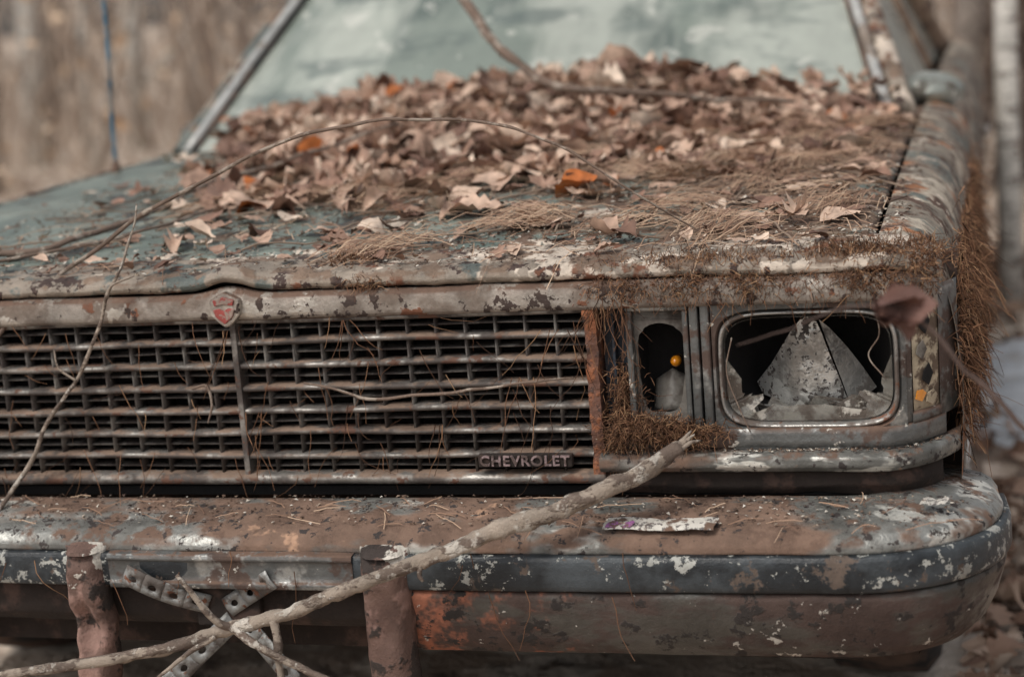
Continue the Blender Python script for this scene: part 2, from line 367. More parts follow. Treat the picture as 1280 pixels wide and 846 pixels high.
def poly_prism(name,pts,y0,y1,mat,parent,bevel=.0015):
    n=len(pts); V=[(x,y0,z) for x,z in pts]+[(x,y1,z) for x,z in pts]
    F=[tuple(range(n)),tuple(range(2*n-1,n-1,-1))]+[(i,i+n,(i+1)%n+n,(i+1)%n) for i in range(n)]
    return mesh(name,V,F,mat,parent,bevel=bevel)
sh=[(-.021,.772),(-.008,.779),(0,.783),(.008,.779),(.021,.772),(.020,.752),(.010,.742),(0,.735),(-.010,.742),(-.020,.752)]
poly_prism('emblem_surround',sh,-.024,-.010,m_trim,P,.002)
sh2=[(-.015,.760),(-.006,.762),(0,.758),(.006,.762),(.015,.760),(.012,.751),(0,.741),(-.012,.751)]
poly_prism('emblem_shield',sh2,-.0275,-.0235,m_emblem,P,.001)
poly_prism('emblem_crest',[(-.015,.7725),(0,.777),(.015,.7725),(.013,.765),(0,.767),(-.013,.765)],-.0265,-.0235,m_emblem,P,.001)
box('badge_plate',.325,.449,-.014,-.004,.543,.5605,m_under,P,.002)
cu=bpy.data.curves.new('badge_letters','FONT'); cu.body='CHEVROLET'; cu.size=.0195; cu.extrude=.0016; cu.space_character=1.12; cu.align_x='CENTER'; cu.align_y='CENTER'; cu.offset=.0004
to=bpy.data.objects.new('tmp',cu); COL.objects.link(to); bpy.context.view_layer.update()
me=bpy.data.meshes.new_from_object(to.evaluated_get(bpy.context.evaluated_depsgraph_get())); bpy.data.objects.remove(to)
xs=[v.co.x for v in me.vertices]; sc=.118/(max(xs)-min(xs))
me.transform(Matrix.Translation((.387,-.0155,.5518))@Matrix.Rotation(math.pi/2,4,'X')@Matrix.Diagonal((sc,.95,1,1))); me.materials.clear(); me.materials.append(m_badge)
bo=bpy.data.objects.new('badge_lettering',me); link(bo,P)

# ---- headlamp units
def rr(cx,cz,w,h,r,n=64):
    pts=[]
    for i in range(n):
        t=2*math.pi*(i+.5)/n; c,s=math.cos(t),math.sin(t)
        e=2/(2+6*(1-r))
        pts.append((cx+w/2*math.copysign(abs(c)**e,c),cz+h/2*math.copysign(abs(s)**e,s)))
    return pts
def rect_by(cx,cz,pts,x0,x1,z0,z1):
    out=[]
    for x,z in pts:
        dx,dz=x-cx,z-cz; k=1e9
        if dx>0: k=min(k,(x1-cx)/dx)
        if dx<0: k=min(k,(x0-cx)/dx)
        if dz>0: k=min(k,(z1-cz)/dz)
        if dz<0: k=min(k,(z0-cz)/dz)
        out.append((cx+dx*k,cz+dz*k))
    for X in (x0,x1):
        for Z in (z0,z1):
            j=min(range(len(out)),key=lambda i:(out[i][0]-X)**2+(out[i][1]-Z)**2); out[j]=(X,Z)
    return out
def loops(name,LL,mat,parent,smooth=False,cap=False):
    n=len(LL[0]); V=[p for l in LL for p in l]
    F=[(a*n+i,a*n+(i+1)%n,(a+1)*n+(i+1)%n,(a+1)*n+i) for a in range(len(LL)-1) for i in range(n)]
    if cap: F.append(tuple((len(LL)-1)*n+i for i in range(n)))
    return mesh(name,V,F,mat,parent,smooth=smooth)
def L3(pts,y,f=None): return [(x,y if f is None else y+f(x),z) for x,z in pts]
for sx in (1,-1):
    side=Matrix.Scale(sx,4,(1,0,0))
    made=[]
    def keep(o): made.append(o); return o
    cx,cz=.746,.660
    inn=rr(cx,cz,.212,.142,.5); out=rect_by(cx,cz,inn,.632,.862,.562,.750)
    fw=lambda x: yf(x)
    keep(loops('headlamp_bezel',[L3(out,.006,fw),L3(out,-.001,fw),L3(rr(cx,cz,.222,.152,.5),.0,fw),L3(rr(cx,cz,.216,.146,.5),.010),L3(inn,.014)],m_bez,P))
    rings=[]
    for w,y in ((.216,.012),(.2155,.004),(.212,.000),(.207,.002),(.2045,.010),(.2035,.022)):
        rings.append(L3(rr(cx,cz,w,w-.070,.5),y))
    keep(loops('headlamp_retaining_ring',rings,m_chrome,P,smooth=True))
    bl=[]
    for k,(s_,y) in enumerate(((1,.022),(.97,.05),(.9,.085),(.75,.115),(.5,.13))):
        bl.append(L3(rr(cx,cz,.203*s_,.133*s_,.5),y))
    keep(loops('headlamp_bucket',bl,m_black,P,smooth=True,cap=True))
    # reflector fragment: fan-shaped shard with crisp broken edges
    outl=[(.672,.626),(.680,.612),(.716,.603),(.752,.604),(.786,.610),(.777,.640),(.768,.668),(.760,.694),(.753,.712),(.744,.717),(.734,.712),(.722,.698),(.708,.676),(.694,.654)]
    cxr,czr=.735,.650; R_=[[ (cxr+(x-cxr)*k,.050+.030*((cxr+(x-cxr)*k-.742)/.06)**2-.10*((czr+(z-czr)*k)-.65)**2*4+.003*mn.noise(Vector((x*50*k,z*50*k,1))),czr+(z-czr)*k) for x,z in outl] for k in (1,.8,.6,.4,.2,.02)]
    keep(loops('reflector_shard',R_,m_reflector,P,smooth=True,cap=True))
    outl2=[(.788,.609),(.812,.612),(.822,.620),(.806,.648),(.788,.676),(.770,.700),(.757,.712),(.764,.690),(.773,.660),(.781,.634)]
    cxr2,czr2=.788,.650; R_=[[(cxr2+(x-cxr2)*k,.052+.45*max(0,(cxr2+(x-cxr2)*k)-.765),czr2+(z-czr2)*k) for x,z in outl2] for k in (1,.6,.2,.02)]
    keep(loops('reflector_shard_side',R_,m_refl2,P,smooth=False,cap=True))
    A=Acc(); base=rr(cx,cz,.200,.130,.5,120); n=len(base)
    jag=[.010+.030*abs(mn.noise(Vector((i*.41,sx*2.2,0)))) +.010*((i*7)%5)/5 for i in range(n+1)]
    for i in range(n):
        j=(i+1)%n
        def depth(i):
            t=(i+.5)/n*360
            if 195<t<345: 
                d=jag[(i//4)*4]*(1-(i%4)/4)+jag[min(n,(i//4)*4+4)]*((i%4)/4)+(.014 if 200<t<232 or 318<t<340 else 0)
            elif 180<t<=195: d=.018
            elif 345<=t: d=.010+.014*abs(mn.noise(Vector((i*.3,3,0))))
            else: d=0.0008
            return d
        def inw(p,d): 
            dx,dz=cx-p[0],cz-p[1]; l=math.hypot(dx,dz); return (p[0]+dx/l*d,p[1]+dz/l*d)
        di,dj=depth(i),depth(j)
        a=inw(base[i],di); b=inw(base[j],dj)
        A.add([(base[i][0],.010,base[i][1]),(base[j][0],.010,base[j][1]),(b[0],.004+.4*dj,b[1]),(a[0],.004+.4*di,a[1]),],[(0,1,2,3)])
        A.add([(base[i][0],.0135,base[i][1]),(base[j][0],.0135,base[j][1]),(b[0],.0075+.4*dj,b[1]),(a[0],.0075+.4*di,a[1]),],[(3,2,1,0)])
    keep(A.build('broken_headlamp_lens',m_chipglass,P,smooth=False))
    for k in range(13):
        x=.665+.155*random.random(); z=.602+.010*random.random(); a=random.random()*6.3; r=.010+.018*random.random(); q=3+k%2
        V=[(x+r*math.cos(a+2*math.pi*i/q)*(.7+.6*random.random()),.015+.03*random.random()+.004*i,z+.5*r*math.sin(a+2*math.pi*i/q)) for i in range(q)]
        keep(mesh('lens_shard',V,[tuple(range(q))],[m_chipglass,m_refl2,m_chipglass][k%3],P,solid=.0018))
    keep(mesh('bulb_socket',*boxvf(.758,.776,.09,.12,.65,.668),m_bez,P,bevel=.004))
    V,F=tubevf(catmull([(.826,.02,.735),(.832,.012,.70),(.818,.018,.672),(.838,.01,.645)],8),.0010,6); keep(mesh('loose_wire',V,F,m_twig,P,smooth=True))
    V,F=tubevf(catmull([(.655,.01,.70),(.648,.0,.66),(.660,-.004,.62),(.674,-.006,.585)],8),.0009,6); keep(mesh('loose_wire',V,F,m_twig,P,smooth=True))
    for xa,xb in ((.606,.617),(.6195,.6305)):
        keep(box('lamp_divider',xa,xb,-.007,.03,.565,.752,m_bez,P,.003))
    cx2,cz2=.5665,.655
    hole=[]
    for i in range(64):
        t=2*math.pi*(i+.5)/64; c,s=math.cos(t),math.sin(t)
        if s>=0: hole.append((cx2-.001+.0285*c+(.0 if c<0 else .003*c),.694+.026*s))
        else:
            e=.35; hole.append((cx2-.001+.0285*math.copysign(abs(c)**e,c)+(.003 if c>0 else 0)-.006*abs(s)*(c>0),.694-.088*abs(s)**.8))
    hole=[(x+.0018*mn.noise(Vector((x*120,z*120,0))),z+.0015*mn.noise(Vector((x*150,z*150,5)))) for x,z in hole]
    outr=rect_by(cx2,cz2,hole,.533,.600,.600,.738)
    keep(loops('park_lamp_lens',[L3(outr,.012),L3(hole,.012),L3(hole,.0165)],m_smoke,P))
    for k in range(7):
        zz=.724+.0018*k
        keep(box('park_lens_rib',.536,.598,.0105,.0122,zz,zz+.0008,m_smoke,P,0))
    for (a,b,c,d) in ((.526,.604,.738,.748),(.526,.534,.592,.738),(.597,.604,.592,.738),(.526,.604,.590,.600)):
        keep(box('park_lamp_frame',a,b,-.004,.024,c,d,m_bez,P,.002))
    keep(loops('park_lamp_cavity',[L3(outr,.018),L3([(cx2+(x-cx2)*.9,cz2+(z-cz2)*.9) for x,z in outr],.075)],m_black,P,cap=True))
    def pr(u,v): 
        x=.545+.046*u; z=.603+.050*v*(1-.6*abs(u-.55)); return (x,.040+.02*v+.04*(u-.5)**2,z)
    keep(grid('park_lamp_inner_shell',pr,12,8,m_smoke,P,solid=.001))
    bv=[];bf=[]
    prof_b=[(0,0),(.005,.001),(.0082,.005),(.0092,.011),(.0075,.017),(.005,.021),(.005,.034)]
    for k,(r,d) in enumerate(prof_b):
        for j in range(16):
            t=2*math.pi*j/16; bv.append((.577+r*math.cos(t)*.8,.040+d,.664+r*math.sin(t)*.8))
    for k in range(len(prof_b)-1):
        for j in range(16): bf.append((k*16+j,k*16+(j+1)%16,(k+1)*16+(j+1)%16,(k+1)*16+j))
    keep(mesh('park_lamp_bulb',bv,bf,m_amber,P,smooth=True))
    keep(box('lamp_pocket',.492,.526,.022,.03,.535,.752,m_blue,P,0))
    keep(box('pocket_rib',.506,.510,.004,.024,.545,.745,m_blue,P,.001))
    def sw(name,pr,x0,x1,mat,n=70,rough=.0012,solid=0):
        def fn(u,v):
            x=x0+(x1-x0)*u; i=v*(len(pr)-1);k=min(int(i),len(pr)-2);f=i-k
            w=mn.noise(Vector((x*18,v*3,len(name))))*rough
            return (x,pr[k][0]*(1-f)+pr[k+1][0]*f+yf(x)+w,pr[k][1]*(1-f)+pr[k+1][1]*f+w)
        return keep(grid(name,fn,n,(len(pr)-1)*3+1,mat,P,solid=solid))
    sw('lamp_shelf',[(.06,.592),(.004,.590),(-.002,.587),(-.004,.566),(.004,.562)],.492,.905,m_bez)
    sw('lower_chrome_trim',[(.006,.562),(-.016,.560),(-.023,.556),(-.024,.545),(-.018,.538),(.0,.534),(.02,.530)],.486,.921,m_bump)
    sw('lower_valance',[(.012,.540),(-.004,.534),(-.006,.518),(.006,.504)],.486,.900,m_under,rough=.002)
    sw('lamp_header_plate',[(.0,.744),(.002,.752),(.0,.762)],.492,.905,m_bez)
    sw('corner_plate_inner',[(.004,.588),(.0,.592),(.0,.745),(.006,.750)],.862,.868,m_bez,n=5)
    sw('side_marker_lens',[(.008,.600),(.004,.606),(.002,.66),(.004,.725),(.010,.733)],.869,.898,m_beige,n=16)
    sw('corner_plate_outer',[(.004,.588),(-.001,.592),(-.001,.745),(.006,.750)],.899,.9205,m_bez,n=14)
    sw('side_marker_frame',[(.004,.588),(-.001,.590),(-.001,.600),(.006,.602)],.868,.900,m_bez,n=10)
    sw('side_marker_frame_top',[(.004,.731),(-.001,.733),(-.001,.745),(.006,.750)],.868,.900,m_bez,n=10)
    for k,(a,zc_,s_,mt_) in enumerate(((.872,.618,.7,m_amber),(.880,.640,1.3,m_black),(.874,.672,1.1,m_smoke),(.884,.612,.9,m_beige),(.878,.705,1.5,m_black))):
        V=[(a,yf(a)-.003,zc_),(a+.007,yf(a+.007)-.002,zc_-.007*s_),(a+.012,yf(a+.012)-.001,zc_+.004),(a+.008,yf(a+.008)-.002,zc_+.014*s_),(a+.002,yf(a+.002)-.003,zc_+.010)]
        keep(mesh('marker_shard',V,[(0,1,2,3,4)],mt_,P,solid=.001))
    if sx==-1:
        for o in made:
            o.data.transform(side); o.data.flip_normals()
# ------------------------------------------------------------ body sides
def sec(y):
    zt=float(zH(.83,min(y,1.45))) if y<1.5 else .852+.04*min(1,(y-1.5)/1.5)
    pts=[(.829,zt-.012),(.829,zt-.001),(.835,zt),(.856,zt-.002),(.880,zt-.010),(.898,zt-.026),(.910,zt-.048),(.921,zt-.085),(.928,zt-.14),(.930,.64),(.930,.57),(.926,.50),(.917,.42),(.902,.35),(.882,.29),(.865,.27)]
    if y<.30:
        k=(1-y/.30)**2*.010; pts=[(x-k if i>3 else x,z) for i,(x,z) in enumerate(pts)]
    if y>4.2:
        k=((y-4.2)/.6)**2*.06; pts=[(x-k,z) for x,z in pts]
    return pts
ys=np.concatenate([np.linspace(.078,1.5,72),np.linspace(1.52,4.75,110)])
wheels=((.74,.318),(3.52,.318)); WR=.355
for sx in (1,-1):
    V=[];F=[]; nS=None
    for y in ys:
        s0=sec(y); s=[]
        for a,b in zip(s0[:-1],s0[1:]):
            for q in range(3): s.append((a[0]+(b[0]-a[0])*q/3,a[1]+(b[1]-a[1])*q/3))
        s.append(s0[-1]); nS=len(s)
        for i,(x,z) in enumerate(s):
            w=mn.noise(Vector((x*4,y*5,z*5)))*.004*(i>4)+mn.noise(Vector((y*40,z*40,sx)))*.0014*(i>4)
            V.append([sx*(x+w),y,z+(w*.4 if i<9 else 0)])
    V=np.array(V)
    inside=np.zeros(len(V),bool)
    for wy,wz in wheels:
        d=np.hypot(V[:,1]-wy,V[:,2]-wz); inside|=d<WR-.0001
    for a in range(len(ys)-1):
        for i in range(nS-1):
            f=(a*nS+i,(a+1)*nS+i,(a+1)*nS+i+1,a*nS+i+1)
            if all(inside[j] for j in f): continue
            F.append(f if sx<0 else f[::-1])
    for wy,wz in wheels:
        d=np.hypot(V[:,1]-wy,V[:,2]-wz); mk=d<WR
        V[mk,1]=wy+(V[mk,1]-wy)/np.maximum(d[mk],.01)*WR; V[mk,2]=wz+(V[mk,2]-wz)/np.maximum(d[mk],.01)*WR
    mesh('fender_and_door_skin',V,F,m_side,P,smooth=True)
    for yy in (1.52,2.75): box('door_seam',*sorted((sx*.9335,sx*.9345)),yy,yy+.006,.33,.72,m_black,P,0)
    box('door_handle',*sorted((sx*.93,sx*.952)),2.58,2.70,.70,.72,m_chrome,P,.004)
    for wy,wz in wheels:
        wv=[];wf=[]; pw=[(.0,.0),(.09,-.0),(.10,.02),(.155,.03),(.19,.0),(.20,-.01),(.29,-.02),(.315,-.04),(.318,-.10),(.31,-.18),(.20,-.2)]
        for r,d in pw:
            for j in range(36):
                t=2*math.pi*j/36; wv.append((sx*(.885+d),wy+r*math.cos(t),wz+r*math.sin(t)))
        for k in range(len(pw)-1):
            for j in range(36): wf.append((k*36+j,k*36+(j+1)%36,(k+1)*36+(j+1)%36,(k+1)*36+j))
        o=mesh('wheel',wv,wf,m_tire,P,smooth=True); o.data.materials.append(m_chrome)
        for k,p_ in enumerate(o.data.polygons):
            if k<36*5: p_.material_index=1
        box('wheel_well',*sorted((sx*.55,sx*.66)),wy-.4,wy+.4,.25,.74,m_black,P,0)
box('underbody',-.80,.80,.18,4.7,.24,.40,m_under,P)
grid('cowl_panel',lambda u,v:(-.83+1.66*u,1.462+.10*v,.846+.012*v+.01*(1-(2*u-1)**2)),20,4,m_hood,P)
def ws(u,v):
    a=2*u-1; wB,wT=.762,.585; w=wB+(wT-wB)*v
    return (a*w, 1.48+.64*v-.10*(1-a*a)*(1-.3*v), .858+.455*v+.02*(1-a*a)*v)
grid('windshield',ws,40,24,m_glass,P)
def rg(u,v):
    a=2*u-1; w=.74+(.57-.74)*v
    return (a*w,3.62-.50*v+.06*(1-a*a),.89+.43*v)
grid('rear_window',rg,20,12,m_glass,P,flip=True)
def roof(u,v):
    a=2*u-1; y=2.12-.07*(1-a*a)+(3.12-2.12)*v*(1)+.13*(1-a*a)*v
    return (a*.587,y,1.313+.02*(1-a*a)+.03*math.sin(math.pi*v))
grid('roof_panel',roof,24,24,m_hood,P,solid=.01)
for sx in (1,-1):
    def sg(u,v):
        yb=1.50+2.08*u; yt=2.14+.96*u
        return (sx*(.800+(.588-.800)*v+.03*v*(1-v)),yb+(yt-yb)*v,.872+.44*v)
    grid('side_window',sg,10,6,m_glass,P,flip=(sx>0))
    def pillar(name,pa,pb,r,mat):
        V,F=tubevf(catmull([pa,((pa[0]+pb[0])/2,(pa[1]+pb[1])/2,(pa[2]+pb[2])/2+.006),pb],8),r,10,.05); return mesh(name,V,F,mat,P,smooth=True)
    pillar('a_pillar',(sx*.796,1.50,.850),(sx*.605,2.14,1.318),.024,m_nose)
    pillar('windshield_chrome_trim',(sx*.765,1.466,.858),(sx*.588,2.106,1.318),.011,m_ptrim)
    pillar('windshield_gasket',(sx*.749,1.470,.858),(sx*.574,2.110,1.316),.005,m_tire)
    pillar('c_pillar',(sx*.775,3.60,.88),(sx*.59,3.12,1.32),.06,m_hood)
    pillar('b_pillar',(sx*.80,2.62,.87),(sx*.595,2.60,1.318),.02,m_hood)
    pillar('roof_rail',(sx*.600,2.13,1.315),(sx*.595,3.12,1.32),.018,m_chrome)
def tf(u,v):
    a=2*u-1; return (a*.80,3.60+1.16*v,.885+.012*(1-a*a)-.02*v)
grid('trunk_lid',tf,14,14,m_hood,P)
box('tail_panel',-.82,.82,4.70,4.752,.38,.87,m_side,P)
box('rear_bumper',-.9,.9,4.75,4.88,.42,.54,m_bump,P,.02)
for sx in (1,-1): box('tail_lamp',*sorted((sx*.5,sx*.78)),4.752,4.765,.62,.78,m_emblem,P,.006)
V,F=tubevf([ws(u,1.0) for u in np.linspace(0,1,20)],.012,8); mesh('windshield_header_trim',V,F,m_chrome,P,smooth=True)
for s0,s1 in (((-.30),(-.62)),((.28),(-.05))):
    V,F=tubevf(catmull([(s0,1.40,.885),(s0*.5+s1*.5,1.44,.925),(s1,1.50,.94)],6),.004,6); mesh('wiper',V,F,m_tire,P)
for sx in (1,-1):
    V=[];F=[]; n=20; pm=[(.0,.072),(.012,.072),(.030,.064),(.050,.050),(.068,.026),(.076,.004)]
    for d,r in pm:
        for j in range(n):
            t=2*math.pi*j/n; V.append((sx*.836+r*math.cos(t)*1.0,1.74-d,.876+r*math.sin(t)*.58))
    for k in range(len(pm)-1):
        for j in range(n): F.append((k*n+j,k*n+(j+1)%n,(k+1)*n+(j+1)%n,(k+1)*n+j))
    F.append(tuple(range(n)))
    mesh('side_mirror_shell',V,F,m_mirror,P,smooth=True)
    V,F=tubevf(catmull([(sx*.835,1.73,.85),(sx*.830,1.72,.82),(sx*.86,1.72,.78)],6),.014,8); mesh('side_mirror_stalk',V,F,m_chrome,P,smooth=True)
V,F=tubevf(catmull([(-.80,1.20,.835),(-.795,1.20,.95),(-.785,1.205,1.15),(-.78,1.21,1.45)],6),.0048,8); mesh('antenna_mast',V,F,M('antenna_blue',(.04,.13,.20),[dict(c=(.20,.19,.18),s=14,t=.52)],rough=.5),P,smooth=True)
V,F=tubevf([(-.80,1.20,.83),(-.80,1.20,.85),(-.798,1.20,.87)],[.016,.012,.006],10); mesh('antenna_base',V,F,m_tire,P,smooth=True)

# ------------------------------------------------------------ bumper
YEND=.13
def bpath(x0,x1,dense=.012):
    pts=[]
    R=.075; xs0=.785
    if x0<=-.9:
        for y in np.linspace(YEND,.055,6): pts.append((-(xs0+R),y,-1,0))
        for t in np.linspace(0,math.pi/2,14)[1:]:
            pts.append((-(xs0+R*math.cos(t)),-.02+R-R*math.sin(t),-math.cos(t),-math.sin(t)))
        a=-xs0
    else: a=x0
    b=xs0 if x1>=.9 else x1
    for x in np.arange(a+dense,b,dense): pts.append((x,-.02,0,-1))
    if x0>-.9: pts.insert(0,(x0,-.02,0,-1))
    if x1>=.9:
        for t in np.linspace(math.pi/2,0,14):
            pts.append((xs0+R*math.cos(t),-.02+R-R*math.sin(t),math.cos(t),-math.sin(t)))
        for y in np.linspace(.055,YEND,6)[1:]: pts.append((xs0+R,y,1,0))
    else: pts.append((x1,-.02,0,-1))
    return pts
def bsweep(name,pr,x0,x1,mat,rough=.002,sub=3,seed=0,rs=14):
    pa=bpath(x0,x1); q=[]
    for a,b in zip(pr[:-1],pr[1:]):
        for k in range(sub): q.append((a[0]+(b[0]-a[0])*k/sub,a[1]+(b[1]-a[1])*k/sub))
    q.append(pr[-1]); n=len(q); V=[]
    for (x,y,nx,ny) in pa:
        bow=.012*(x/.8)**2 if ny==-1 else .012
        for d,z in q:
            w=mn.noise(Vector((x*rs,y*rs,z*rs*1.5+seed)))*rough+mn.noise(Vector((x*60,y*60,z*60+seed)))*rough*.25
            e=max(0,y-.07)*.5 if ny==0 else 0
            V.append((x+nx*(d+w)*(1-e*1.5),y+ny*(d+w)+bow,z+w*.7))
    F=[(a*n+i,a*n+i+1,(a+1)*n+i+1,(a+1)*n+i) for a in range(len(pa)-1) for i in range(n-1)]
    return mesh(name,V,F,mat,P,smooth=True)
bsweep('bumper_top_ledge',[(0,.500),(.004,.506),(.03,.504),(.060,.499),(.066,.4955),(.086,.491),(.100,.484),(.108,.474),(.109,.466),(.104,.463)],-1,1,m_bump,rough=.003)
bsweep('bumper_rub_strip',[(.104,.4655),(.116,.464),(.119,.458),(.119,.428),(.116,.421),(.104,.419)],-1,1,m_rubber,rough=.0018,seed=5)
LOW=[(.100,.4195),(.111,.417),(.113,.411),(.110,.395),(.103,.372),(.090,.345),(.072,.326),(.04,.318),(0,.318)]
bsweep('bumper_lower_face',LOW,.255,1,m_bumplow,rough=.0035,seed=9)
bsweep('bumper_lower_face_far',LOW,-1,-.42,m_bumplow,seed=9)
bsweep('bumper_lower_bar',[(.085,.418),(.090,.410),(.088,.372),(.070,.355)],-.42,.255,m_under,rough=.004,seed=3)
box('bumper_reinforcement',-.80,.80,-.02,.01,.30,.495,m_under,P,0)
bsweep('bumper_centre_channel',[(.110,.467),(.1215,.4655),(.1235,.459),(.1205,.455),(.1200,.431),(.1235,.427),(.122,.4205),(.110,.418)],-.147,.190,m_bez,rough=.0018,seed=15)
def guard(cx,w,zt,zb,torn):
    n=34; m_=20; V=[];F=[]
    for i in range(n):
        z=zt+(zb-zt)*i/(n-1)
        dep=.034*min(1,(i+.6)/5.0)**.6
        for j in range(m_):
            a=j/(m_-1)*2-1
            x=cx+a*w/2*(1-.05*i/n); bulge=(1-abs(a)**4)
            if torn: bulge*=1-.75*math.exp(-((i-20)/8)**2)*math.exp(-((a+.1)/.6)**2)
            y=-.125-dep*bulge
            wv=mn.noise(Vector((x*40,z*40,cx*9)))*(.007 if torn else .003)
            V.append((x+wv*.4,y+wv,z+wv*.5))
    F=[(i*m_+j,(i+1)*m_+j,(i+1)*m_+j+1,i*m_+j+1) for i in range(n-1) for j in range(m_-1)]
    mesh('bumper_guard',V,F,m_guard,P,smooth=True,solid=.004)
    grid('bumper_guard_cap',lambda u,v:(cx+(2*u-1)*w/2,-.11-.046*v*(1-abs(2*u-1)**4)-.002,zt+.003-.010*v**2),8,6,m_guard,P)
guard(.230,.068,.474,.285,False); guard(-.183,.060,.474,.285,True)
def strap(p0,p1,w,n,y0,y1,bend=0):
    A=Acc(); p0=np.array(p0);p1=np.array(p1); L=np.linalg.norm(p1-p0); t=(p1-p0)/L; nn=np.array([-t[1],t[0]]); sl=L/n; K=24
    for s in range(n):
        c=sl*(s+.5); V=[];
        hr=.0042
        hole=[(hr*1.3*math.cos(2*math.pi*(i+.5)/K),hr*math.sin(2*math.pi*(i+.5)/K)) for i in range(K)]
        out=rect_by(0,0,hole,-sl/2,sl/2,-w/2,w/2)
        for lay in (0,.002):
            for (a,b) in out+hole:
                u=(c+a)/L; q=p0+t*(c+a)+nn*b; V.append((q[0],y0+(y1-y0)*u+bend*math.sin(math.pi*u)+lay+.25*abs(b),q[1]))
        F=[(i,(i+1)%K,K+(i+1)%K,K+i) for i in range(K)]+[(2*K+i,3*K+i,3*K+(i+1)%K,2*K+(i+1)%K) for i in range(K)]+[(K+i,K+(i+1)%K,3*K+(i+1)%K,3*K+i) for i in range(K)]+[(i,2*K+i,2*K+(i+1)%K,(i+1)%K) for i in range(K)]
        A.add(V,F)
    A.build('perforated_strap',m_strap,P)
strap((-.122,.440),(-.020,.392),.027,4,-.150,-.125,-.010)
strap((.005,.388),(.082,.436),.027,3,-.125,-.150,.006)
strap((-.085,.285),(.012,.372),.027,4,-.16,-.125,-.01)
strap((.02,.372),(.10,.30),.025,3,-.12,-.15)
box('plate_bracket',-.04,.05,-.12,-.11,.362,.412,m_under,P,.003)
def ledge_patch(name,x0,x1,y0,y1,mat,dz=.0016):
    grid(name,lambda u,v:(x0+(x1-x0)*u+.004*v+.003*mn.noise(Vector((v*4,u*9,1))),y0+(y1-y0)*v+.004*mn.noise(Vector((u*7,v,2))),float(zLedge(y0+(y1-y0)*v))+dz+.002+.0012*math.sin(9*u)),24,6,mat,P)
ledge_patch('sticker_label',.505,.640,-.113,-.090,m_label,.004)
ledge_patch('sticker_label_strip',.508,.540,-.112,-.103,m_labelp,.0055)
ledge_patch('paint_flake_large',.875,.905,-.055,-.035,m_label,.004)

# ------------------------------------------------------------ scatter tools
def leaf_templates():
    T=[]
    for kind in range(5):
        nu=11; V=[]
        for i in range(nu):
            t=i/(nu-1)
            w=.5*math.sin(math.pi*min(1,t**.85))**.8*(.55 if kind%2 else .75)
            if kind in (1,3): w*=1+.45*math.sin(t*19+kind)
            if kind==2: w*=1+.22*math.sin(t*30)
            w=max(w,.012)
            for a in (-1,-.5,0,.5,1):
                V.append((t-.5,a*w*(1+.08*random.uniform(-1,1)),0))
        F=[(i*5+j,(i+1)*5+j,(i+1)*5+j+1,i*5+j+1) for i in range(nu-1) for j in range(4)]
        T.append((np.array(V),np.array(F)))
    return T
LT=leaf_templates()
def rotm(ax,ay,az):
    cx,sx=np.cos(ax),np.sin(ax);cy,sy=np.cos(ay),np.sin(ay);cz,sz=np.cos(az),np.sin(az)
    Rx=np.array([[1,0,0],[0,cx,-sx],[0,sx,cx]]);Ry=np.array([[cy,0,sy],[0,1,0],[-sy,0,cy]]);Rz=np.array([[cz,-sz,0],[sz,cz,0],[0,0,1]])
    return Rz@Ry@Rx
def leaf(A,pos,size,tilt=.5,curl=1):
    V,F=LT[rng.integers(len(LT))]; V=V.copy()
    c1=rng.normal(0,.9)*curl; c2=rng.normal(.3,.8)*curl; tw=rng.normal(0,.5)
    x,y=V[:,0],V[:,1]
    z=c1*(x*x)*.8+c2*y*y*1.6+tw*x*y+.10*np.abs(y)+.02*np.sin(x*14+y*9)+.015*np.sin(y*25)
    V[:,2]=z-z.mean()*.5; 
    if abs(c2)>1.1: V[:,1]*=.7
    V=V*size@rotm(rng.normal(0,tilt),rng.normal(0,tilt),rng.uniform(0,6.283)).T+np.array(pos)
    A.add(V,F)
A=Acc()
n=0
while n<1600:
    x=rng.uniform(-.70,.79); y=rng.uniform(.58,1.56); p=float(pile(x,y))
    if rng.random()>min(1,p/.022): continue
    z=float(zH(x,min(y,1.45)))+p*rng.uniform(.6,1.0)+.006
    if y>1.42: z=max(z,.87+.06*rng.random())
    leaf(A,(x,y,z),rng.uniform(.03,.09),.36); n+=1
for k in range(480):
    x=rng.uniform(-.2,.81) if rng.random()<.85 else rng.uniform(-.65,0); y=rng.uniform(.13,1.35)
    if x<.1 and y<.5 and rng.random()<.6: continue
    leaf(A,(x,y,float(zH(x,y))+.008),rng.uniform(.015,.06),.14,.6)
for k in range(300):
    x=rng.normal(.08,.34); y=float(ystart(x))-abs(rng.normal(0,.17))
    if x<-.55 or x>.8 or y<.12: continue
    leaf(A,(x,y,float(zH(x,y))+.012),rng.uniform(.03,.085),.25,.9)
for k in range(46):
    x=rng.uniform(-.4,.82); y=rng.uniform(.02,.12); leaf(A,(x,y,float(zH(x,y))+.010),rng.uniform(.012,.034),.2,.6)
for (x,y,s,t) in ((.235,1.38,.10,.9),(-.16,1.0,.085,.7),(.03,.42,.06,.4),(.06,.40,.05,.5),(.24,.30,.05,.3),(-.30,.70,.085,.6),(-.33,.66,.075,.7),(-.25,.60,.08,.5),(.50,.10,.05,.2),(.72,.20,.06,.1),(-.12,.22,.05,.5),(.15,.2,.045,.4),(-.65,1.2,.07,.3),(.75,.95,.06,.4)):
    for q in range(2): leaf(A,(x+rng.normal(0,.02),y+rng.normal(0,.02),float(zH(x,y))+float(pile(x,y))+.018),s,t)
A.build('leaf_pile',m_leaf,None,smooth=True)
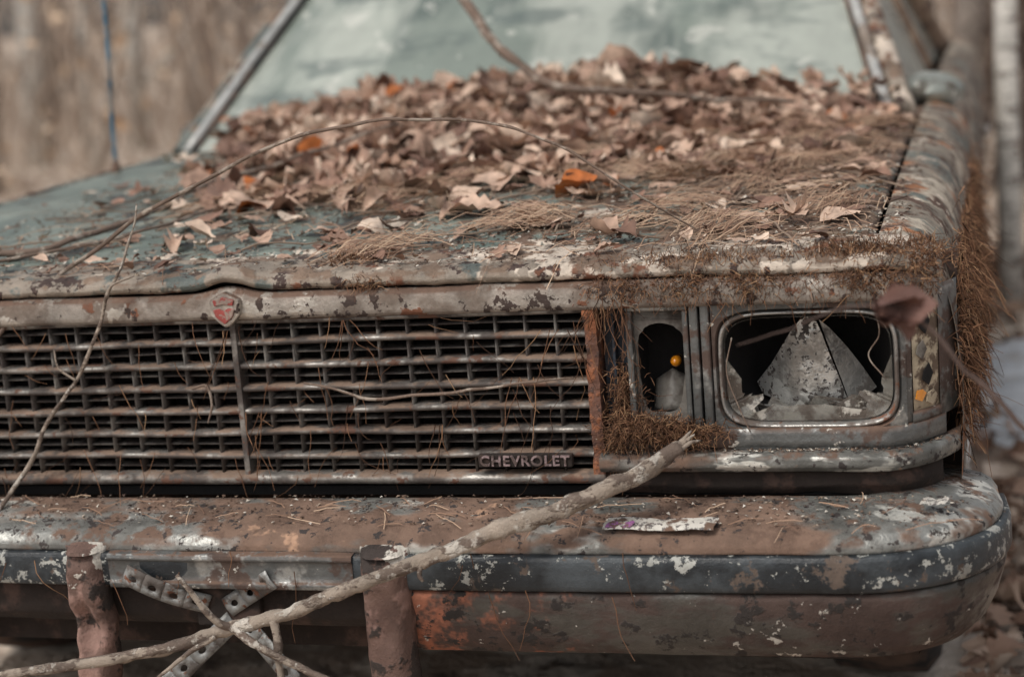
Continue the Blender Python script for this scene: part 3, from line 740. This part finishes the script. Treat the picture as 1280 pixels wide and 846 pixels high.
def mound(u,v):
    x=-.72+1.48*u; y=.52+1.0*v; p=float(pile(x,y)); return (x,y,float(zH(x,min(y,1.45)))-.004+p*.8+.006*mn.noise(Vector((x*25,y*25,0)))*min(1,p*40))
MO=grid('leaf_mould_layer',mound,80,60,M('leaf_mould',(.12,.072,.05),[dict(c=(.27,.175,.12),s=30,t=.53,w=.05)],rough=1,bump=1,bscale=60,bdist=.02),car)
def needles(A,C,Ldir,L,zfun,zo,w=.0010,arch=.006,spread=.25):
    K=4
    n=len(C); th=Ldir; bend=rng.normal(0,spread,n)
    V=np.zeros((n,K+1,2,3))
    for k in range(K+1):
        t=k/K-.5; ang=th+bend*t; dd=np.stack([np.cos(ang),np.sin(ang)],1)
        p=C+dd*(t*L)[:,None]; nn=np.stack([-dd[:,1],dd[:,0]],1)
        z=zfun(p[:,0],p[:,1])+zo+arch*(1-(2*t)**2)*rng.uniform(0,1,n)
        for s_,q in ((0,-1),(1,1)):
            V[:,k,s_,:2]=p+nn*q*w/2; V[:,k,s_,2]=z+q*.0003
    idx=np.arange(n)[:,None]*((K+1)*2)
    F=np.concatenate([np.stack([idx[:,0]+k*2,idx[:,0]+k*2+1,idx[:,0]+k*2+3,idx[:,0]+k*2+2],1) for k in range(K)])
    A.add(V.reshape(-1,3),F)
A=Acc()
zs=lambda x,y:zH(x,np.clip(y,0,1.45))+pile(x,y)-np.where(y<0,(0-y)*2.0,0)
n=2600
X=rng.uniform(-.6,.815,n); Y=rng.uniform(.02,1.4,n); kp=rng.random(n)<(.18+.8*np.clip(X/.7,0,1)+.3*np.clip(Y-.5,0,1)); X,Y=X[kp],Y[kp]
needles(A,np.stack([X,Y],1),rng.uniform(0,6.28,len(X)),rng.uniform(.05,.105,len(X)),zs,rng.uniform(.001,.010,len(X)),arch=.010)
cl=[(.36,.27,.2),(.33,.22,.4),(.17,.08,.9),(.20,.10,.7),(.62,.10,1.4),(.66,.14,1.0),(.55,.30,.1),(.70,.45,.6),(.45,.6,.1),(.78,.3,1.5),(.60,.75,.3),(.66,.55,2.2),(-.05,.5,.5),(-.20,.55,.2),(.05,.6,2.5),(-.25,.42,.4),(.30,.8,.2),(.5,.95,.3),(.68,1.0,.2),(.40,.45,2.7),(.52,.2,.6),(.70,.7,.5)]
for k in range(32): cl.append((rng.uniform(-.1,.8),rng.uniform(.15,1.3),rng.uniform(0,3.14)))
for (x,y,t) in cl:
    n=rng.integers(18,52); C=np.stack([rng.normal(x,.022,n),np.maximum(.012,rng.normal(y,.03,n))],1)
    needles(A,C,rng.normal(t,.38,n),rng.uniform(.06,.115,n),zs,rng.uniform(.002,.018,n),arch=.016)
n=60; X=rng.uniform(-.4,.93,n); Y=rng.uniform(-.11,-.03,n)
needles(A,np.stack([X,Y],1),rng.normal(0,.8,n),rng.uniform(.025,.06,n),lambda x,y:zLedge(y)+.002,rng.uniform(.001,.004,n),arch=.003)
A.build('pine_needle_litter',m_needle,None)
A=Acc()
def thread(p0,L,r=.0006,drop=1.0,sway=.25,k=3,n=6):
    p=np.array(p0,float); d=np.array([rng.normal(0,sway),-abs(rng.normal(0,.12)),-drop]); d/=np.linalg.norm(d); pts=[p]
    for i in range(n-1):
        d=d+rng.normal(0,.18,3); d/=np.linalg.norm(d); p=p+d*L/(n-1); pts.append(p)
    V=[];R=np.linspace(r,r*.5,n)
    T=np.array(pts)
    for i in range(n):
        for j in range(3):
            a=2*math.pi*j/3; V.append(T[i]+R[i]*np.array([math.cos(a),math.sin(a),.3*math.sin(a)]))
    F=[(i*3+j,i*3+(j+1)%3,(i+1)*3+(j+1)%3,(i+1)*3+j) for i in range(n-1) for j in range(3)]
    A.add(V,F)
for k in range(100):
    x=rng.uniform(-.4,.47); z=.53+rng.random()*.215; thread((x,-.012,z),rng.uniform(.02,.08),drop=rng.choice([.3,1,1]),sway=.5)
for (u0,w0) in ((.0,.73),(.02,.62),(.28,.60),(.16,.74),(.44,.72),(.39,.66),(.47,.70)):
    for q in range(4): thread((u0+rng.normal(0,.01),-.014,w0),rng.uniform(.04,.11),.0008,1,.3)
for k in range(14): thread((rng.uniform(-.3,.6),-.145,rng.uniform(.42,.48)),rng.uniform(.03,.10),.0007,1,.2)
def fuzz(cx,cy,cz,sx_,sy_,sz_,n,L=.014,hang=.3,r=.0006,out=(0,-1,.2)):
    for i in range(n):
        p=np.array([rng.normal(cx,sx_),rng.normal(cy,sy_),rng.normal(cz,sz_)])
        d=np.array(out,float)*.7+rng.normal(0,.8,3)-np.array([0,0,hang]); d/=np.linalg.norm(d)
        l=L*rng.uniform(.4,1.6); m_=p+d*l*.5+rng.normal(0,l*.12,3); e=p+d*l-np.array([0,0,hang*l*.4])+rng.normal(0,l*.15,3)
        pts=[p,m_,e]; V=[]
        for q,T in enumerate(pts):
            rr_=r*(1-.3*q)
            for j in range(3):
                a=2*math.pi*j/3; V.append(T+rr_*np.array([math.cos(a),.5*math.sin(a),math.sin(a)]))
        A.add(V,[(a*3+j,a*3+(j+1)%3,(a+1)*3+(j+1)%3,(a+1)*3+j) for a in range(2) for j in range(3)])
for k in range(26):
    x=.49+.40*k/25; amt=.25+abs(mn.noise(Vector((x*14,0,2))))*2.6
    fuzz(x,-.006+yf(x),.768-.01*max(0,(x-.84)/.05),.010,.005,.008,int(130*amt),L=.012,hang=.5)
for k in range(30):
    x=rng.uniform(.48,.90); thread((x,-.012+yf(x),.755),rng.uniform(.015,.06),.0007,1,.5)
for q in range(40): thread((rng.uniform(.480,.53),-.010,.77-.02*rng.random()),rng.uniform(.03,.12),.0007,1,.3)
fuzz(.517,.006,.615,.010,.006,.028,800,L=.015,hang=.3)
fuzz(.545,-.012,.592,.022,.008,.009,1000,L=.016)
fuzz(.590,-.014,.588,.025,.006,.007,800,L=.014)
fuzz(.505,-.002,.572,.010,.005,.014,400,L=.013)
fuzz(.62,.0,.80,.06,.03,.003,450,L=.009,hang=-.2,out=(0,0,1))
fuzz(.82,.03,.80,.04,.03,.003,1000,L=.010,hang=-.2,out=(0,-.2,1))
fuzz(.87,.06,.785,.02,.04,.006,1200,L=.013,hang=.1,out=(.4,-.3,.6))
fuzz(.16,.06,.807,.02,.02,.003,350,L=.010,hang=-.2,out=(0,0,1))
fuzz(.19,-.002,.786,.015,.004,.004,200,L=.010)
fuzz(.06,.40,.825,.02,.02,.003,200,L=.012,hang=-.2,out=(0,0,1))
for k in range(56):
    y=.12+1.2*(k/55)**1.3; z=.77-.18*rng.random()-.02; fuzz(.925,y,z,.005,.03,.03,110,L=.024,hang=.7,out=(.8,-.2,0),r=.0008)
for q in range(480):
    y=rng.uniform(.09,.9); thread((.922+.010*rng.random(),y,rng.uniform(.60,.78)),rng.uniform(.03,.13),.0008,1,.3)
A.build('dead_moss_growth',m_moss,None)
A=Acc()
def crumb(p,s,flat=.5):
    V=np.array([(1,0,0),(-.5,.8,0),(-.5,-.8,0),(0,0,flat)])*s*rng.uniform(.6,1.4,(4,3)); V=V@rotm(rng.normal(0,.3),rng.normal(0,.3),rng.uniform(0,6.3)).T+p
    A.add(V,[(0,1,3,3),(1,2,3,3),(2,0,3,3)])
for k in range(6500):
    x=rng.uniform(-.6,.86); y=abs(rng.normal(0,.45)) if rng.random()<.7 else rng.uniform(0,1.3)
    if x<.2 and rng.random()<.4: continue
    if y>1.4: continue
    crumb(np.array([x,y+.004,float(zH(x,y))+.002]),rng.uniform(.0012,.0045))
for k in range(1300):
    x=rng.uniform(-.45,.93); y=rng.uniform(-.105,-.022); crumb(np.array([x,y+.005,float(zLedge(y))+.003]),rng.uniform(.001,.0035),.35)
for k in range(500):
    x=rng.uniform(.49,.9); crumb(np.array([x,rng.uniform(-.015,.01)+yf(x),.5625]),rng.uniform(.001,.003))
cr=np.vstack(A.F); me=bpy.data.meshes.new('debris_crumbs'); VV=np.vstack(A.V); me.from_pydata([tuple(v) for v in VV],[],[tuple(f[:3]) for f in cr]); me.materials.append(m_crumb); o=bpy.data.objects.new('debris_crumbs',me); link(o)
# ------------------------------------------------------------ branches / twigs
def stick(name,pts,R,mat,k=8,nseg=10,w=.002,ws_=25,rough=.25,parent=None,seed=0):
    Q=wob(catmull(pts,nseg),w,ws_,seed); V,F=tubevf(Q,R,k,rough,seed); return mesh(name,V,F,mat,parent,smooth=True)
br=empty('fallen_branch')
stick('main_stem',[(-.62,-.30,.262),(-.45,-.25,.292),(-.308,-.22,.321),(-.10,-.21,.352),(.045,-.20,.390),(.16,-.20,.425),(.265,-.19,.464),(.38,-.165,.503),(.475,-.14,.533),(.545,-.105,.558),(.600,-.07,.582)],[.0055,.0055,.006,.007,.0085,.0085,.009,.0105,.011,.011,.0095],m_bark,12,14,.0035,13,.5,br)
for k,(dx,dz) in enumerate(((.012,.012),(.018,.004),(.008,.016))):
    stick('broken_splinter',[(.590,-.075,.578),(.600+dx*.5,-.068,.586+dz*.5),(.604+dx,-.064,.586+dz)],[.006,.003,.0008],m_bark,6,4,.001,60,.3,br,k)
stick('side_shoot_up',[(.052,-.20,.391),(.035,-.215,.405),(.018,-.22,.43),(-.006,-.225,.468)],[.0055,.005,.004,.0028],m_bark,8,8,.002,30,.4,br,2)
stick('side_shoot_down',[(.050,-.205,.392),(.10,-.22,.370),(.17,-.23,.345),(.25,-.25,.31),(.35,-.27,.27)],[.006,.005,.0045,.0035,.002],m_bark,8,8,.003,25,.4,br,3)
stick('side_shoot_stub',[(.105,-.205,.405),(.112,-.21,.375),(.113,-.215,.33),(.118,-.22,.28)],[.006,.0055,.0045,.004],m_bark,8,8,.003,25,.4,br,4)
stick('side_shoot_small',[(.30,-.185,.478),(.296,-.19,.462),(.300,-.19,.452)],[.004,.003,.002],m_bark,6,5,.001,25,.4,br,5)
stick('side_shoot_thin',[(.03,-.21,.385),(-.01,-.22,.36),(-.05,-.23,.33),(-.06,-.24,.29)],[.0035,.003,.0025,.0015],m_bark,6,8,.003,25,.4,br,6)
stick('arching_twig',[(-.47,-.12,.56),(-.391,-.05,.674),(-.299,.02,.782),(-.177,.05,.860),(.011,.05,.946),(.127,.05,.978),(.260,.05,.986),(.365,.05,.973),(.446,.05,.939),(.544,.06,.872),(.60,.10,.822)],[.0036,.0034,.0032,.003,.0026,.0024,.0022,.002,.0018,.0014,.001],m_twig,8,12,.005,14,.4,None,1)
t2=empty('leaning_twig')
stick('twig_stem',[(-.36,-.10,.47),(-.317,-.04,.544),(-.27,-.03,.62),(-.219,-.03,.677),(-.165,-.03,.78),(-.13,-.02,.85),(-.116,-.01,.90)],[.0035,.0034,.003,.0027,.0024,.0018,.001],m_bark,8,10,.005,20,.4,t2,7)
stick('twig_fork',[(-.225,-.03,.67),(-.245,-.035,.69),(-.25,-.035,.715)],[.002,.0016,.001],m_bark,6,6,.002,30,.3,t2,8)
stick('twig_fork_top',[(-.165,-.03,.78),(-.15,-.035,.80),(-.12,-.03,.81)],[.002,.0016,.001],m_bark,6,6,.002,30,.3,t2,8)
stick('hood_twig',[(-.75,.30,.835),(-.42,.14,.822),(-.32,.27,.838),(-.31,.45,.848),(-.33,.62,.86),(-.23,.80,.885),(-.08,.95,.93)],[.005,.005,.005,.0045,.0045,.004,.003],m_twig,8,10,.006,14,.4,None,9)
stick('hood_twig',[(-.62,.12,.815),(-.42,.10,.818),(-.25,.25,.834),(-.20,.5,.85)],[.003,.003,.0025,.0018],m_twig,6,10,.005,14,.3,None,10)
stick('fallen_branch',[(-.10,1.42,1.22),(-.02,1.25,1.13),(.08,1.15,1.03),(.20,1.10,.965),(.33,1.08,.945),(.48,1.12,.925),(.62,1.2,.91)],[.009,.010,.009,.008,.006,.004,.003],m_twig,8,10,.014,7,.5,None,11)
stick('hanging_twig',[(.10,-.02,.66),(.16,-.028,.648),(.20,-.03,.640),(.30,-.03,.645),(.38,-.028,.655),(.46,-.02,.658)],[.0016,.002,.0022,.0022,.0018,.0012],m_twig,6,10,.004,22,.4,None,12)
stick('hanging_twig',[(-.06,-.02,.655),(-.035,-.03,.66),(-.03,-.03,.635),(-.04,-.03,.61)],[.0018,.002,.002,.001],m_twig,6,6,.003,22,.4,None,13)
A=Acc()
for k in range(170):
    x=rng.uniform(-.5,.8); y=rng.uniform(.1,1.35); a=rng.uniform(0,3.14); L=rng.uniform(.03,.18)
    pts=[]
    for t in np.linspace(-.5,.5,5):
        xx=x+math.cos(a)*L*t+rng.normal(0,.004); yy=np.clip(y+math.sin(a)*L*t+rng.normal(0,.004),.0,1.4); pts.append((xx,yy,float(zH(xx,yy)+pile(xx,yy))+.006+.006*rng.random()))
    V,F=tubevf(pts,[.0018,.0012],6,.2); A.add(V,F)
A.build('twig_litter',m_stick,None,smooth=True)
sp=empty('sapling')
cxx,cyy,czz=.9769,-2.0563,1.1129
SP=[(1.122,.60),(1.045,.72),(.989,.778),(.960,.812),(.944,.826),(.922,.857),(.895,.872),(.86,.873),(.83,.862),(.777,.846)]
SPW=[(1.35,-.36,-.02),(1.28,-.38,.20)]+[(cxx+(x-cxx)*1.268,-.40,czz+(z-czz)*1.268) for x,z in SP]
stick('sapling_stem',SPW,[.010,.008,.005,.0036,.0028,.0026,.0023,.002,.0016,.0012,.0009,.0005],m_dtwig,8,8,.004,30,.3,sp,14)
A=Acc(); 
for q in range(4): leaf(A,(cxx+(.893-cxx)*1.268+.006*q,-.40,czz+(.866-czz)*1.268+.003*q),.056,.6,1.3)
A.build('sapling_leaf',m_dleaf,sp,smooth=True)

# ------------------------------------------------------------ ground, forest
def gz(x,y):
    d=math.hypot(x,y-2)
    z=.05*mn.noise(Vector((x*.5,y*.5,0)))*min(1,max(0,(d-2.2)/3))
    if y>10: z-=min(2.2,(y-10)*.030*min(1,(y-10)/8))
    if y>60: z+=(y-60)*.02
    return min(z,4)
def gcoord(t): 
    a=2*t-1; return math.copysign((abs(a)**2.6)*400+abs(a)*6,a)
ng=150
grid('ground',lambda u,v:(gcoord(u),gcoord(v)+2,gz(gcoord(u),gcoord(v)+2)),ng,ng,m_ground,None,smooth=True)
A=Acc()
for k in range(6500):
    if k<4500: x=rng.uniform(.9,2.3); y=rng.uniform(-1.2,5)
    else:
        x=rng.uniform(-7,4); y=rng.uniform(-3,11)
        if abs(x)<.95 and -.1<y<4.8: continue
    if y>1.7 and y<3.7 and x<2.3 and rng.random()<.8: continue
    leaf(A,(x,y,gz(x,y)+.012+.02*rng.random()),rng.uniform(.05,.10),.35)
A.build('leaf_litter',m_leafg,None,smooth=True)
def snow(u,v):
    a=2*math.pi*u; r=v; R=(1+.25*mn.noise(Vector((math.cos(a)*1.5,math.sin(a)*1.5,0))))
    x=1.62+.86*r*math.cos(a)*R; y=2.75+1.05*r*math.sin(a)*R
    return (x,y,.06*(1-r**4)+gz(x,y)+.012-.02*r**6)
grid('snow_patch',snow,48,12,m_snow,None)
VD=(-math.sin(.283),math.cos(.283))
def polar(a,d):
    ca,sa=math.cos(a),math.sin(a); return .98+(VD[0]*ca+VD[1]*sa)*d, -2+(VD[1]*ca-VD[0]*sa)*d
def tree(A,x,y,r,h,lean,branches=True,nb=(4,10),bl=1.0,k=8):
    z0=gz(x,y)-.1; n=9; ph=rng.uniform(0,6); pts=[(x+lean[0]*h*t+.05*h*.1*math.sin(ph+t*5),y+lean[1]*h*t,z0+h*t) for t in np.linspace(0,1,n)]
    V,F=tubevf(pts,[r*1.25,r,r*.9,r*.75,r*.45,r*.12],k); A.add(V,F)
    if branches:
        for b in range(rng.integers(*nb)):
            t=rng.uniform(.05,.9); p=np.array([np.interp(t,np.linspace(0,1,n),[q[i] for q in pts]) for i in range(3)])
            a=rng.uniform(0,6.28); L=rng.uniform(.5,1.8)*h*.12*bl; q=[p]
            d=np.array([math.cos(a),math.sin(a),rng.uniform(0,.6)])
            for s in range(4): d=d+rng.normal(0,.18,3)+[0,0,.05]; q.append(q[-1]+d*L/4)
            V,F=tubevf(q,[r*.28,r*.05],6); A.add(V,F)
A=Acc(); cnt=0
while cnt<210:
    x,y=polar(rng.uniform(-.75,.62),10+75*rng.random()**.7); d=math.hypot(x-.98,y+2)
    if y<8.5: continue
    tree(A,x,y,min(.24,abs(rng.normal(.03,.07))+.03),rng.uniform(8,15),(rng.normal(.06,.06),rng.normal(0,.03)),branches=d<45,nb=(5,12),bl=1.3); cnt+=1
cnt=0
while cnt<60:
    x,y=polar(rng.uniform(-.45,.36),rng.uniform(11,26))
    tree(A,x,y,rng.uniform(.015,.05),rng.uniform(5,10),(rng.normal(.06,.09),rng.normal(0,.03)),True,(4,10),1.2,6); cnt+=1
A.build('distant_trees',m_trunk,None,smooth=True)
def one_tree(name,x,y,r,h,lean,mat,bl=1):
    A=Acc(); tree(A,x,y,r,h,lean,bl=bl); A.build(name,mat,None,smooth=True)
one_tree('birch_tree',1.03,3.9,.036,7,(.006,.0),m_birch)
for ang,dd,rr_ in ((-.262,18,.12),(-.205,22,.10),(-.285,14,.04),(-.235,15,.03),(-.17,26,.16),(-.248,30,.18)):
    x,y=polar(ang,dd); one_tree('bare_tree',x,y,rr_,13,(.065,0),m_birch if dd in (18,22,15) else m_trunk)
one_tree('bare_tree',.72,6.0,.06,9,(.10,0),m_trunk,1.5)
one_tree('bare_tree',1.30,8.2,.10,10,(-.02,0),m_trunk)
def brush(A,x,y,h,r,nb=4,lean=.05):
    z0=gz(x,y)-.02; p=np.array([x,y,z0]); d=np.array([rng.normal(lean,.3),rng.normal(0,.3),1.0]); q=[p]
    for s in range(6): d=d+rng.normal(0,.16,3); d/=np.linalg.norm(d); q.append(q[-1]+d*h/6)
    def t3(q,R):
        q=np.array(q); n=len(q); R=np.linspace(R[0],R[1],n); V=[]
        for i in range(n):
            for j in range(3): a=2*math.pi*j/3; V.append(q[i]+R[i]*np.array([math.cos(a),math.sin(a),0]))
        A.add(V,[(i*3+j,i*3+(j+1)%3,(i+1)*3+(j+1)%3,(i+1)*3+j) for i in range(n-1) for j in range(3)])
    t3(q,(r,r*.3))
    for b in range(nb):
        i=rng.integers(1,6); e=rng.normal(0,.7,3)+[0,0,.45]; e/=np.linalg.norm(e); L=h*rng.uniform(.2,.5); w=[q[i]]
        for s in range(4): e=e+rng.normal(0,.2,3); e/=np.linalg.norm(e); w.append(w[-1]+e*L/4)
        t3(w,(r*.6,r*.2))
A=Acc()
for k in range(900):
    x,y=polar(rng.uniform(-.6,.55),rng.uniform(8,36)); d=math.hypot(x-.98,y+2)
    if abs(x)<1.6 and y<5.4: continue
    brush(A,x,y,rng.uniform(1.0,3.6),rng.uniform(.004,.012)*(1+d/25),6)
A.build('brush_thicket',m_brush,None)
A=Acc()
for k in range(90):
    x=rng.uniform(.55,2.4); y=rng.uniform(5.2,9.5); brush(A,x,y,rng.uniform(.8,2.4),rng.uniform(.008,.026),7)
for k in range(26):
    x=rng.uniform(1.05,2.4); y=rng.uniform(4.0,6.0); brush(A,x,y,rng.uniform(.7,1.9),rng.uniform(.005,.014),6)
A.build('shrub_thicket',m_brushd,None)
A=Acc()
for k in range(2200):
    x,y=polar(rng.uniform(-.55,.5),rng.uniform(8,30)); leaf(A,(x,y,gz(x,y)+rng.uniform(.2,3.0)),rng.uniform(.05,.12),1.2)
A.build('clinging_dead_leaves',Mramp('beech_leaves',[(0,(.42,.28,.18)),(1,(.72,.55,.40))],nobump=True),None,smooth=True)

# ------------------------------------------------------------ light, world, camera
w=bpy.data.worlds.new('World'); S.world=w; w.use_nodes=True; nt=w.node_tree; bg=nt.nodes['Background']
sky=N(nt,'ShaderNodeTexSky',sky_type='NISHITA'); sky.sun_disc=False; sky.sun_elevation=math.radians(54); sky.sun_rotation=math.radians(205); sky.air_density=1; sky.dust_density=4
hs=N(nt,'ShaderNodeHueSaturation'); hs.inputs['Saturation'].default_value=.28; nt.links.new(sky.outputs[0],hs.inputs['Color']); nt.links.new(hs.outputs[0],bg.inputs['Color']); bg.inputs['Strength'].default_value=.15
sun=bpy.data.lights.new('Sun','SUN'); sun.energy=1.5; sun.angle=math.radians(14); sun.color=(1,.95,.87)
so=bpy.data.objects.new('sun',sun); COL.objects.link(so)
el,az=math.radians(54),math.radians(205)
dirv=Vector((math.sin(az)*math.cos(el),math.cos(az)*math.cos(el),math.sin(el)))
so.rotation_euler=dirv.to_track_quat('Z','Y').to_euler()
cx,cy,cz,yaw,pit,rol,f=0.9769,-2.0563,1.1129,0.2830,0.1870,-0.0790,2160.68
Fv=Vector((-math.sin(yaw)*math.cos(pit),math.cos(yaw)*math.cos(pit),-math.sin(pit))); Rv=Vector((math.cos(yaw),math.sin(yaw),0)); Uv=Rv.cross(Fv)
c_,s_=math.cos(rol),math.sin(rol); right=c_*Rv+s_*Uv; up=-s_*Rv+c_*Uv
cam=bpy.data.cameras.new('Camera'); co=bpy.data.objects.new('camera',cam); COL.objects.link(co)
mt=Matrix((right,up,-Fv)).transposed().to_4x4(); mt.translation=Vector((cx,cy,cz)); co.matrix_world=mt
cam.sensor_width=36; cam.lens=f/1280*36; cam.clip_end=1500; cam.clip_start=.05
cam.dof.use_dof=True; cam.dof.focus_distance=2.17; cam.dof.aperture_fstop=2.7
S.camera=co
S.view_settings.view_transform='Standard'; S.view_settings.look='None'; S.view_settings.exposure=0
